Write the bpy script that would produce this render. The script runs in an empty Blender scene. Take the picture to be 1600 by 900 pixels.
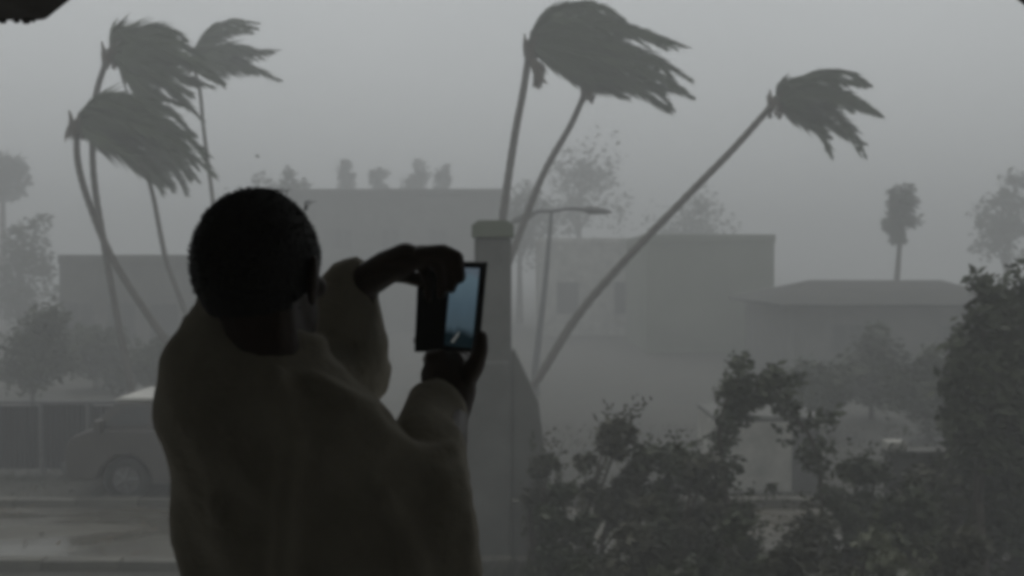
import bpy, bmesh, math, random
from mathutils import Vector, Matrix, noise, Quaternion
R = math.radians
sc = bpy.context.scene
COL = sc.collection

# ------------------------------------------------------------------ camera
F = 1716.0            # focal length in photograph pixels (1600 wide)
CAM = Vector((0, 0, 3.5))
PITCH = math.atan(35 / F)
cd = bpy.data.cameras.new('camera')
cam = bpy.data.objects.new('camera', cd)
COL.objects.link(cam)
cam.location = CAM
cam.rotation_euler = (math.pi / 2 - PITCH, 0, 0)
cd.sensor_width = 36
cd.lens = 36 * F / 1600
cd.clip_start = 0.02
cd.clip_end = 3000
sc.camera = cam

# ------------------------------------------------------------------ world: overcast storm sky
SUN_EL, SUN_ROT = R(62), R(0)
w = bpy.data.worlds.new('World')
sc.world = w
w.use_nodes = True
nt = w.node_tree
nt.nodes.clear()
out = nt.nodes.new('ShaderNodeOutputWorld')
bg = nt.nodes.new('ShaderNodeBackground')
sky = nt.nodes.new('ShaderNodeTexSky')
sky.sky_type = 'NISHITA'
sky.sun_disc = False
sky.sun_elevation = SUN_EL
sky.sun_rotation = SUN_ROT
sky.air_density = 1.0
sky.dust_density = 6.0
hs = nt.nodes.new('ShaderNodeHueSaturation')
hs.inputs['Saturation'].default_value = 0.12
nt.links.new(sky.outputs[0], hs.inputs['Color'])
mx = nt.nodes.new('ShaderNodeMix')
mx.data_type = 'RGBA'
mx.inputs[0].default_value = 0.80          # cloud deck over the clear sky
nt.links.new(hs.outputs[0], mx.inputs[6])
tc = nt.nodes.new('ShaderNodeTexCoord')
nz = nt.nodes.new('ShaderNodeTexNoise')
nz.inputs['Scale'].default_value = 2.2
nz.inputs['Detail'].default_value = 3
nt.links.new(tc.outputs['Generated'], nz.inputs['Vector'])
rp = nt.nodes.new('ShaderNodeValToRGB')
rp.color_ramp.elements[0].position = 0.3
rp.color_ramp.elements[0].color = (5.9, 6.2, 6.3, 1)
rp.color_ramp.elements[1].position = 0.7
rp.color_ramp.elements[1].color = (6.6, 6.9, 7.0, 1)
nt.links.new(nz.outputs[0], rp.inputs[0])
nt.links.new(rp.outputs[0], mx.inputs[7])
nt.links.new(mx.outputs[2], bg.inputs[0])
bg.inputs[1].default_value = 0.10
nt.links.new(bg.outputs[0], out.inputs[0])

sd = bpy.data.lights.new('sun', 'SUN')
sun = bpy.data.objects.new('sun', sd)
COL.objects.link(sun)
sd.energy = 0.5
sd.angle = R(40)
sd.color = (1, 0.97, 0.93)
sun.rotation_euler = (-(math.pi / 2 - SUN_EL), 0, 0)    # in front of the camera, high
sun.location = (0, 30, 60)

sc.view_settings.view_transform = 'Standard'
sc.view_settings.look = 'None'
sc.view_settings.exposure = 0.0
sc.view_settings.gamma = 1
sc.view_settings.use_curve_mapping = False
cy = sc.cycles
cy.use_denoising = True
cy.max_bounces = 6
cy.diffuse_bounces = 4
cy.glossy_bounces = 2
cy.volume_bounces = 3
cy.transmission_bounces = 2
cy.use_adaptive_sampling = False
cy.filter_width = 4.8

# ------------------------------------------------------------------ helpers
def W(px, py, d):
    """point seen at photograph pixel (px, py), d metres along the view axis"""
    xc = (px - 800) / F * d
    yc = (450 - py) / F * d
    c, s = math.cos(PITCH), math.sin(PITCH)
    return Vector((xc, d * c + yc * s, CAM.z + yc * c - d * s))

def ground_y(d):
    return 415 + F * 3.5 / d

class MB:
    def __init__(s):
        s.v, s.f = [], []
    def add(s, vs, fs):
        n = len(s.v)
        s.v += [tuple(v) for v in vs]
        s.f += [tuple(i + n for i in f) for f in fs]
    def box(s, lo, hi, m=None):
        x0, y0, z0 = lo
        x1, y1, z1 = hi
        vs = [Vector(p) for p in ((x0,y0,z0),(x1,y0,z0),(x1,y1,z0),(x0,y1,z0),(x0,y0,z1),(x1,y0,z1),(x1,y1,z1),(x0,y1,z1))]
        if m is not None:
            vs = [m @ v for v in vs]
        s.add(vs, [(0,3,2,1),(4,5,6,7),(0,1,5,4),(1,2,6,5),(2,3,7,6),(3,0,4,7)])
    def prism(s, poly, y0, y1):
        """poly of (x, z), extruded along y"""
        n = len(poly)
        vs = [(x, y0, z) for x, z in poly] + [(x, y1, z) for x, z in poly]
        fs = [tuple(range(n)), tuple(range(2 * n - 1, n - 1, -1))]
        for i in range(n):
            j = (i + 1) % n
            fs.append((i, i + n, j + n, j))
        s.add(vs, fs)
    def tube(s, pts, rad, n=8, cap=True):
        pts = [Vector(p) for p in pts]
        rings = []
        up = Vector((0.13, 0.31, 0.94)).normalized()
        for i, p in enumerate(pts):
            t = (pts[min(i + 1, len(pts) - 1)] - pts[max(i - 1, 0)]).normalized()
            a = t.cross(up)
            if a.length < 1e-3:
                a = t.cross(Vector((1, 0, 0)))
            a.normalize()
            b = t.cross(a)
            r = rad[i] if isinstance(rad, (list, tuple)) else rad
            rings.append([p + (a * math.cos(2 * math.pi * k / n) + b * math.sin(2 * math.pi * k / n)) * r for k in range(n)])
        vs = [v for r in rings for v in r]
        fs = []
        for i in range(len(rings) - 1):
            for k in range(n):
                k2 = (k + 1) % n
                fs.append((i * n + k, i * n + k2, (i + 1) * n + k2, (i + 1) * n + k))
        if cap:
            fs.append(tuple(range(n - 1, -1, -1)))
            fs.append(tuple((len(rings) - 1) * n + k for k in range(n)))
        s.add(vs, fs)
    def ellipsoid(s, c, r, nu=20, nv=14, m=None, fn=None):
        c = Vector(c)
        r = (r, r, r) if not isinstance(r, (tuple, list)) else r
        vs = []
        for j in range(nv + 1):
            th = math.pi * j / nv
            for i in range(nu):
                ph = 2 * math.pi * i / nu
                d = Vector((math.sin(th) * math.cos(ph), math.sin(th) * math.sin(ph), math.cos(th)))
                k = fn(d) if fn else 1
                p = Vector((d.x * r[0], d.y * r[1], d.z * r[2])) * k
                if m is not None:
                    p = m @ p
                vs.append(c + p)
        fs = []
        for j in range(nv):
            for i in range(nu):
                i2 = (i + 1) % nu
                fs.append((j * nu + i, (j + 1) * nu + i, (j + 1) * nu + i2, j * nu + i2))
        s.add(vs, fs)
    def chain(s, pr, n=14):
        """rounded, tapered limb through [(point, radius), ...]"""
        for p, r in pr:
            s.ellipsoid(p, r, n, 10)
        for (p, r), (q, t) in zip(pr, pr[1:]):
            s.tube([p, q], [r, t], n)
    def loft(s, rings):
        n = len(rings[0])
        vs = [v for r in rings for v in r]
        fs = []
        for i in range(len(rings) - 1):
            for k in range(n):
                k2 = (k + 1) % n
                fs.append((i * n + k, i * n + k2, (i + 1) * n + k2, (i + 1) * n + k))
        fs.append(tuple(range(n - 1, -1, -1)))
        fs.append(tuple((len(rings) - 1) * n + k for k in range(n)))
        s.add(vs, fs)
    def build(s, name, m, parent=None, smooth=False, bevel=0, seg=2):
        me = bpy.data.meshes.new(name)
        me.from_pydata(s.v, [], s.f)
        bm = bmesh.new()
        bm.from_mesh(me)
        if bevel:
            bmesh.ops.remove_doubles(bm, verts=bm.verts, dist=1e-5)
            es = [e for e in bm.edges if len(e.link_faces) == 2 and e.calc_face_angle(0) > 0.35]
            bmesh.ops.bevel(bm, geom=es, offset=bevel, segments=seg, affect='EDGES', profile=0.5, clamp_overlap=True)
        bmesh.ops.recalc_face_normals(bm, faces=bm.faces)
        bm.to_mesh(me)
        bm.free()
        if smooth:
            for p in me.polygons:
                p.use_smooth = True
        o = bpy.data.objects.new(name, me)
        COL.objects.link(o)
        if m:
            me.materials.append(m)
        if parent:
            o.parent = parent
            o.matrix_parent_inverse = Matrix.Translation(-parent.location)
        return o

def tag(o, label=None, cat=None, group=None, kind=None):
    if label: o['label'] = label
    if cat: o['category'] = cat
    if group: o['group'] = group
    if kind: o['kind'] = kind
    return o

def thing(name, label, cat, loc=(0, 0, 0), group=None):
    o = bpy.data.objects.new(name, None)
    COL.objects.link(o)
    o.location = loc
    o.empty_display_size = 0.2
    return tag(o, label, cat, group)

def remesh(o, voxel, smooth_it=4):
    m = o.modifiers.new('r', 'REMESH')
    m.mode = 'VOXEL'
    m.voxel_size = voxel
    if smooth_it:
        q = o.modifiers.new('s', 'SMOOTH')
        q.factor = 0.5
        q.iterations = smooth_it
    dg = bpy.context.evaluated_depsgraph_get()
    me = bpy.data.meshes.new_from_object(o.evaluated_get(dg))
    o.modifiers.clear()
    mats = list(o.data.materials)
    o.data = me
    me.materials.clear()
    for x in mats:
        me.materials.append(x)
    for p in me.polygons:
        p.use_smooth = True

def crom(pts, n):
    """Catmull-Rom through pts, n samples"""
    P = [Vector(p) for p in pts]
    P = [P[0] * 2 - P[1]] + P + [P[-1] * 2 - P[-2]]
    res = []
    segs = len(P) - 3
    for k in range(n):
        t = k / (n - 1) * segs
        i = min(int(t), segs - 1)
        u = t - i
        a, b, c, d = P[i:i + 4]
        res.append(0.5 * ((2 * b) + (c - a) * u + (2 * a - 5 * b + 4 * c - d) * u * u + (3 * b - a - 3 * c + d) * u ** 3))
    return res

def mat(name, col, rough=0.7, var=0.25, scale=3.0, bump=0.2, bscale=25.0, col2=None, metal=0.0, spec=0.4):
    m = bpy.data.materials.new(name)
    m.use_nodes = True
    t = m.node_tree
    b = t.nodes['Principled BSDF']
    b.inputs['Roughness'].default_value = rough
    b.inputs['Metallic'].default_value = metal
    b.inputs['Specular IOR Level'].default_value = spec
    tcn = t.nodes.new('ShaderNodeTexCoord')
    n1 = t.nodes.new('ShaderNodeTexNoise')
    n1.inputs['Scale'].default_value = scale
    n1.inputs['Detail'].default_value = 6
    n1.inputs['Roughness'].default_value = 0.65
    t.links.new(tcn.outputs['Object'], n1.inputs['Vector'])
    r = t.nodes.new('ShaderNodeValToRGB')
    c2 = col2 or tuple(c * (1 + var) for c in col)
    c1 = tuple(c * (1 - var) for c in col) if col2 is None else col
    r.color_ramp.elements[0].position = 0.32
    r.color_ramp.elements[0].color = (*c1, 1)
    r.color_ramp.elements[1].position = 0.68
    r.color_ramp.elements[1].color = (*c2, 1)
    t.links.new(n1.outputs[0], r.inputs[0])
    t.links.new(r.outputs[0], b.inputs['Base Color'])
    if bump:
        n2 = t.nodes.new('ShaderNodeTexNoise')
        n2.inputs['Scale'].default_value = bscale
        n2.inputs['Detail'].default_value = 4
        t.links.new(tcn.outputs['Object'], n2.inputs['Vector'])
        bp = t.nodes.new('ShaderNodeBump')
        bp.inputs['Strength'].default_value = bump
        bp.inputs['Distance'].default_value = 0.02
        t.links.new(n2.outputs[0], bp.inputs['Height'])
        t.links.new(bp.outputs[0], b.inputs['Normal'])
    return m

M = dict(
    ground=mat('wet_earth', (0.025, 0.026, 0.02), 0.7, scale=0.6, bump=0.6, bscale=6, col2=(0.05, 0.047, 0.036)),
    road=mat('wet_concrete_road', (0.04, 0.037, 0.028), 0.5, scale=0.35, bump=0.25, bscale=9, col2=(0.10, 0.092, 0.07)),
    kerb=mat('kerb_stone', (0.06, 0.057, 0.047), 0.6, scale=2, col2=(0.11, 0.105, 0.085)),
    concrete=mat('grey_concrete', (0.09, 0.09, 0.082), 0.8, scale=1.5, col2=(0.15, 0.15, 0.138)),
    plaster=mat('pale_plaster', (0.24, 0.235, 0.215), 0.85, scale=2.2, col2=(0.45, 0.44, 0.4)),
    gplaster=mat('greenish_plaster', (0.12, 0.135, 0.1), 0.85, scale=0.5, col2=(0.18, 0.195, 0.15)),
    roofing=mat('roof_sheet', (0.05, 0.05, 0.047), 0.95, scale=1, col2=(0.085, 0.083, 0.078), spec=0.1),
    glass=mat('dark_window_glass', (0.05, 0.052, 0.052), 0.4, bump=0),
    frame=mat('painted_frame', (0.1, 0.1, 0.095), 0.7),
    bark=mat('palm_bark', (0.06, 0.052, 0.042), 0.85, scale=8, bump=0.5, bscale=30, col2=(0.11, 0.1, 0.085)),
    frond=mat('palm_frond', (0.04, 0.055, 0.025), 0.6, scale=1.2, bump=0, col2=(0.065, 0.085, 0.04)),
    dead=mat('dry_frond', (0.09, 0.07, 0.045), 0.8, scale=3, bump=0),
    leaf=mat('shrub_leaf', (0.028, 0.036, 0.016), 0.6, scale=1.6, bump=0, col2=(0.055, 0.063, 0.033)),
    leaf2=mat('olive_leaf', (0.034, 0.035, 0.02), 0.6, scale=1.6, bump=0, col2=(0.065, 0.063, 0.04)),
    pale_leaf=mat('pale_leaf', (0.09, 0.1, 0.06), 0.6, scale=2, bump=0, col2=(0.14, 0.145, 0.095)),
    blossom=mat('pale_blossom', (0.38, 0.37, 0.32), 0.7, bump=0),
    wood=mat('bark', (0.06, 0.05, 0.04), 0.85, scale=5, bump=0.4),
    metal=mat('dull_metal', (0.12, 0.12, 0.125), 0.5, metal=0.3),
    darksheet=mat('dark_sheet_metal', (0.025, 0.025, 0.028), 0.6, scale=1.2, col2=(0.045, 0.044, 0.046)),
    porchwall=mat('cream_porch_plaster', (0.56, 0.55, 0.52), 0.9, scale=1.5, col2=(0.66, 0.65, 0.62)),
    porchwood=mat('dark_stained_timber', (0.02, 0.018, 0.016), 0.7, scale=4, col2=(0.05, 0.045, 0.04)),
    skin=mat('dark_brown_skin', (0.034, 0.021, 0.014), 0.5, scale=14, bump=0.12, bscale=180, col2=(0.044, 0.027, 0.018)),
    hair=mat('black_hair', (0.008, 0.008, 0.008), 0.7, scale=60, bump=0.8, bscale=220),
    cloth=mat('beige_cotton', (0.27, 0.252, 0.21), 0.95, scale=4, bump=0.2, bscale=90, col2=(0.37, 0.347, 0.295), spec=0.1),
    trouser=mat('dark_trouser_cloth', (0.04, 0.04, 0.045), 0.9, bscale=200),
    eye=mat('eyeball', (0.6, 0.58, 0.54), 0.2, bump=0),
    phone=mat('black_phone_plastic', (0.012, 0.012, 0.013), 0.35, bump=0.05),
    folio=mat('black_leatherette', (0.009, 0.009, 0.009), 0.8, bscale=300, spec=0.1),
    carpaint=mat('dull_brown_paint', (0.06, 0.055, 0.05), 0.35, scale=1, bump=0.02, col2=(0.075, 0.068, 0.062)),
    carroof=mat('roof_sky_reflection', (0.45, 0.44, 0.4), 0.4, bump=0.02),  # reflection of the sky on the van roof, put into the base colour
    rubber=mat('tyre_rubber', (0.02, 0.02, 0.02), 0.85),
    rim=mat('steel_rim', (0.16, 0.16, 0.16), 0.4, metal=0.5),
    lamp=mat('headlamp_lens', (0.55, 0.55, 0.52), 0.15, bump=0),
)

def wet(m, lo, hi, scale):
    t = m.node_tree
    b = t.nodes['Principled BSDF']
    c = t.nodes.new('ShaderNodeTexCoord'); mp = t.nodes.new('ShaderNodeMapping'); mp.inputs['Scale'].default_value = (0.25, 1, 1)
    n = t.nodes.new('ShaderNodeTexNoise'); n.inputs['Scale'].default_value = scale; n.inputs['Detail'].default_value = 5
    r = t.nodes.new('ShaderNodeMapRange'); r.inputs[1].default_value = .42; r.inputs[2].default_value = .56; r.inputs[3].default_value = lo; r.inputs[4].default_value = hi
    t.links.new(c.outputs['Object'], mp.inputs[0]); t.links.new(mp.outputs[0], n.inputs['Vector']); t.links.new(n.outputs[0], r.inputs[0]); t.links.new(r.outputs[0], b.inputs['Roughness'])
wet(M['road'], .12, .6, 1.1)

# ------------------------------------------------------------------ ground, road, haze
def ground():
    mb = MB()
    n = 60
    xs = [-300 + 600 * i / n for i in range(n + 1)]
    ys = [-55 + 355 * (j / n) ** 1.6 for j in range(n + 1)]
    vs = []
    for y in ys:
        for x in xs:
            far = max(0.0, min(1, (y - 22) / 40))
            vs.append((x, y, 0.25 * far * noise.noise(Vector((x * 0.05, y * 0.05, 0)))))
    fs = [(j * (n + 1) + i, j * (n + 1) + i + 1, (j + 1) * (n + 1) + i + 1, (j + 1) * (n + 1) + i) for j in range(n) for i in range(n)]
    mb.add(vs, fs)
    tag(mb.build('ground', M['ground']), kind='structure')
    r = MB()
    m, xs = 80, [-70 + 140 * i / 80 for i in range(81)]
    vs, fs = [], []
    for i, x in enumerate(xs):
        for j in range(5):
            vs.append((x, 12.75 + 0.75 * j, 0.02 + 0.03 * math.sin(math.pi * j / 4)))
    for i in range(m):
        for j in range(4):
            fs.append((i * 5 + j, (i + 1) * 5 + j, (i + 1) * 5 + j + 1, i * 5 + j + 1))
    r.add(vs, fs)
    tag(r.build('road', M['road']), kind='structure')
    # kerb stones along both road edges, as single stones where they are in view
    for y0, side in ((15.78, 1), (12.5, 0)):
        k = MB()
        k.box((-70, y0, -0.1), (-9.0, y0 + 0.2, 0.13))
        k.box((9.0, y0, -0.1), (70, y0 + 0.2, 0.13))
        kb = tag(k.build('kerb', M['kerb'], bevel=0.02), kind='structure')
        st = None
        for i in range(20):
            x = -8.98 + i * 0.9
            if st is None:
                b = MB()
                b.box((0, 0, -0.1), (0.885, 0.2, 0.13))
                st = b.build('kerb_stone', M['kerb'], bevel=0.02)
                o = st
            else:
                o = st.copy()
                COL.objects.link(o)
            o.parent = kb
            o.location = (x, y0, random.uniform(-0.012, 0.012))
random.seed(3)
ground()

def haze():
    mb = MB()
    mb.box((-310, -65, -1.3), (310, 310, 14.2))
    m = bpy.data.materials.new('storm_haze')
    m.use_nodes = True
    t = m.node_tree
    t.nodes.clear()
    o = t.nodes.new('ShaderNodeOutputMaterial')
    v = t.nodes.new('ShaderNodeVolumePrincipled')
    v.inputs['Color'].default_value = (0.80, 0.81, 0.815, 1)
    v.inputs['Density'].default_value = 0.0172
    v.inputs['Anisotropy'].default_value = 0.0
    t.links.new(v.outputs[0], o.inputs['Volume'])
    tag(mb.build('haze', m), kind='stuff')
haze()

# ------------------------------------------------------------------ porch the camera stands in
def porch():
    d = 2.74
    c = thing('porch', 'dark covered porch with cut corner opening that the photo looks out from', 'porch', (0, 0, 2.0))
    b = MB(); b.box((-3.2, -3.6, 1.8), (3.2, 3.0, 2.0)); b.build('floor', M['porchwall'], c)
    b = MB(); b.box((-3.2, -3.6, 4.72), (3.2, 3.0, 4.9)); b.build('ceiling', M['porchwall'], c)
    b = MB(); b.box((-3.2, -3.8, 1.8), (3.2, -3.6, 4.9)); b.build('back_wall', M['porchwall'], c)
    for s in (-1, 1):
        b = MB(); b.box((min(s * 3.2, s * 3.4), -3.8, 1.8), (max(s * 3.2, s * 3.4), 2.5, 4.9)); b.build('side_wall', M['porchwall'], c)
    # front wall: posts, header and the two haunches of the opening
    zl = W(80, 35, d).z
    xa, xb = W(76, 35, d).x, W(120, 0, d).x
    za, zb = zl, W(120, 0, d).z
    slope = (zb - za) / (xb - xa)
    ztop = 4.5
    xt = xa + (ztop - za) / slope
    b = MB(); b.prism([(-2.95, za), (xa, za), (xt, ztop), (-2.95, ztop)], 2.5, 2.74)
    hl = b.build('haunch', M['porchwood'], c, bevel=0.012)
    # blobs of dripping water and old mortar under the left haunch
    for px, r in ((14, .007), (35, .006), (50, .008), (-20, .008), (5, .004), (61, .004)):
        p = W(px, 35, d); b = MB(); b.ellipsoid((p.x, 2.72, za - 0.003), (r * 1.5, r, r * 1.1), 10, 8)
        b.build('mortar_drip', M['porchwood'], hl, smooth=True)
    x1, z1 = W(1578, 0, d).x, W(1578, 0, d).z
    x2, z2 = W(1600, 17, d).x, W(1600, 17, d).z
    sl = (z2 - z1) / (x2 - x1)
    xr = x1 - (ztop - z1) / -sl
    xm = x2 + 0.06
    zm = z2 + sl * 1.3 * 0.06
    b = MB(); b.prism([(xr, ztop), (x1, z1), (x2, z2), (xm, zm), (2.95, zm), (2.95, ztop)], 2.5, 2.74)
    b.build('haunch', M['porchwood'], c, bevel=0.012)
    b = MB(); b.box((-3.4, 2.503, ztop), (3.4, 2.737, 4.9)); b.build('header_beam', M['porchwood'], c)
    for s in (-1, 1):
        b = MB(); b.box((min(s * 2.95, s * 3.4), 2.503, 1.8), (max(s * 2.95, s * 3.4), 2.737, ztop)); b.build('front_wall', M['porchwall'], c)
    b = MB(); b.box((-3.5, -3.9, 0), (3.5, 3.0, 1.8)); b.build('plinth', M['concrete'], c)
    b = MB(); b.prism([(-3.7, 4.903), (3.7, 4.903), (3.7, 5.0), (-3.7, 5.0)], -4, 3.05); b.build('roof_slab', M['concrete'], c)
porch()

# ------------------------------------------------------------------ palms
WIND = Vector((1, 0.12, -0.28)).normalized()

def frond_mesh(pts, rng, width, n=64, thick=0.022, dense=1.0):
    """rachis through pts with long leaflets swept down the wind"""
    mb = MB()
    P = crom(pts, n)
    L = sum((P[i + 1] - P[i]).length for i in range(n - 1))
    mb.tube(P[::4] + [P[-1]], [thick * (1 - 0.85 * i / (len(P[::4]))) for i in range(len(P[::4]) + 1)], 5)
    cnt = int(L / 0.055 * dense)
    for k in range(cnt):
        u = 0.06 + 0.94 * k / cnt
        i = min(int(u * (n - 1)), n - 2)
        p = P[i].lerp(P[i + 1], u * (n - 1) - i)
        t = (P[i + 1] - P[i]).normalized()
        prof = min(1, u * 5) * (1 - max(0, u - 0.3) / 0.7 * 0.78)
        for s in (-1, 1):
            ang = rng.uniform(-0.7, 0.7)
            side = t.cross(Vector((0, 1, 0)))
            side = (side * s + Vector((0, 1, 0)) * ang).normalized()
            sp = rng.uniform(0.2, 0.66) * (1 - 0.4 * u)
            dr = (t * 0.8 + side * sp + WIND * 0.55 + Vector((0, 0, -0.10))).normalized()
            ln = width * prof * rng.choice((.7, .85, 1, 1.1, 1.2, 1.55))
            nrm = dr.cross(side).normalized()
            wv = dr.cross(nrm).normalized() * rng.uniform(0.024, 0.04) * (1.1 - 0.5 * u) + nrm * rng.uniform(-0.012, 0.012)
            mid = p + dr * ln * 0.5
            tip = p + dr * ln + Vector((0.06, 0, -0.07)) * ln
            mb.add([p - wv * 0.5, p + wv * 0.5, mid + wv, mid - wv, tip], [(0, 1, 2, 3), (3, 2, 4)])
    return mb

def trunk_mesh(pts, r0, r1):
    P = crom(pts, 70)
    n = len(P)
    mb = MB()
    rad = []
    for i in range(n):
        u = i / (n - 1)
        r = r0 + (r1 - r0) * u
        if u < 0.08:
            r *= 1 + (0.08 - u) * 5
        rad.append(r * (1.06 if i % 2 else 0.95))
    mb.tube(P, rad, 12)
    return mb

def palm(label, d, trunk, fronds, seed, r0=0.15, r1=0.105, width=0.75, copies=2, dd=0.8, extras=None):
    rng = random.Random(seed)
    gp = W(*trunk[0], d)
    base = Vector((gp.x, gp.y, 0))
    t = thing('palm_tree', label, 'palm tree', base, 'palms bent by the storm')
    tp = [W(px, py, d) for px, py in trunk]
    tp[0].z = -0.2
    trunk_mesh(tp, r0, r1).build('trunk', M['bark'], t, smooth=True)
    hub = tp[-1]
    # boot of old leaf bases at the top of the trunk
    b = MB()
    for k in range(14):
        a = k * 2.4
        q = hub + Vector((math.cos(a) * 0.1, math.sin(a) * 0.1, -0.25 + 0.03 * k))
        b.tube([q - Vector((0, 0, 0.12)), q + Vector((math.cos(a) * 0.10 + 0.04, math.sin(a) * 0.1, 0.16))], [0.055, 0.02], 6)
    b.build('leaf_base', M['dead'], t)
    for f in fronds:
        for c in range(copies):
            ptsw = []
            k = len(f) - 1
            zoff = rng.uniform(-dd, dd)
            jx, jy = rng.gauss(0, 4), rng.gauss(0, 3)
            for i, (px, py) in enumerate(f):
                u = i / k
                jit = (jx * u, jy * u) if c else (0, 0)
                sh = 1 - 0.16 * c * rng.random()
                qx = f[0][0] + (px - f[0][0]) * sh + jit[0]
                qy = f[0][1] + (py - f[0][1]) * sh + jit[1]
                ptsw.append(W(qx, qy, d + zoff * math.sin(u * 1.7)))
            ptsw[0] = hub + Vector((rng.uniform(-.06, .06), rng.uniform(-.06, .06), rng.uniform(-.05, .1)))
            frond_mesh(ptsw, rng, width * rng.uniform(0.85, 1.1)).build('frond', M['frond'], t)
    for e in extras or []:
        frond_mesh([W(px, py, d - 0.1) for px, py in e], rng, 0.28, dense=1.5).build('dry_frond', M['dead'], t)
    return t

def mid_palms():
    h = (828, 72)
    palm('tall palm with the biggest crown, standing directly behind the concrete pillar', 26,
         [(752, 650), (768, 500), (785, 345), (803, 220), (818, 140), h],
         [[h, (838, 36), (868, 12), (915, 5), (962, 26)],
          [h, (845, 30), (890, 8), (945, 12), (985, 45)],
          [h, (860, 42), (920, 26), (990, 42), (1072, 74)],
          [h, (865, 50), (930, 40), (1000, 52), (1068, 72)],
          [h, (870, 60), (940, 62), (1020, 88), (1080, 128)],
          [h, (870, 70), (940, 78), (1000, 95), (1060, 112)],
          [h, (880, 82), (950, 94), (1030, 122), (1078, 150)],
          [h, (875, 92), (930, 110), (990, 138), (1050, 172)],
          [h, (860, 95), (895, 118), (935, 138), (985, 152)],
          [h, (850, 55), (895, 40), (940, 48), (985, 78)],
          [h, (845, 85), (880, 105), (915, 120), (955, 128)],
          [h, (850, 45), (900, 55), (950, 75), (1000, 110)],
          [h, (842, 75), (880, 78), (920, 90), (965, 105)],
          [h, (832, 50), (850, 30), (885, 28), (925, 40)]], 11, width=0.62,
         r0=.105, r1=.08, extras=[[(826, 84), (834, 104), (837, 122), (836, 132)], [(827, 86), (840, 102), (843, 122), (838, 136)], [(824, 84), (830, 100), (834, 118), (832, 134)]])
    h = (917, 138)
    palm('leaning palm whose crown merges into the biggest crown to its left', 27.5,
         [(742, 633), (765, 500), (812, 365), (850, 270), (892, 195), h],
         [[h, (945, 118), (985, 122), (1030, 148), (1052, 172)],
          [h, (940, 105), (985, 98), (1035, 118), (1080, 152)],
          [h, (925, 100), (965, 80), (1015, 92), (1082, 125)],
          [h, (915, 95), (935, 65), (975, 55), (1015, 75)],
          [h, (950, 135), (990, 142), (1022, 160), (1048, 176)],
          [h, (960, 128), (1010, 132), (1050, 140), (1082, 153)]], 12, width=0.5, copies=1, r0=.1, r1=0.072)
    h = (1210, 160)
    palm('slanting palm with the small crown, farthest from the man', 25,
         [(788, 655), (845, 585), (905, 490), (985, 398), (1080, 300), (1150, 228), h],
         [[h, (1216, 134), (1240, 128), (1275, 132), (1310, 140)],
          [h, (1235, 135), (1270, 112), (1320, 112), (1362, 134)],
          [h, (1240, 140), (1280, 122), (1325, 125), (1350, 135)],
          [h, (1250, 150), (1300, 140), (1345, 160), (1378, 182)],
          [h, (1250, 155), (1295, 152), (1335, 165), (1365, 178)],
          [h, (1245, 162), (1290, 168), (1325, 200), (1352, 245)],
          [h, (1245, 168), (1285, 182), (1320, 205), (1352, 225)],
          [h, (1235, 175), (1262, 190), (1285, 220), (1298, 246)],
          [h, (1230, 155), (1265, 145), (1300, 155), (1330, 175)],
          [h, (1225, 172), (1250, 186), (1270, 200), (1300, 215)],
          [h, (1220, 145), (1245, 150), (1275, 165), (1310, 185)]], 13, width=0.5, r0=0.105, r1=0.072)

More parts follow.
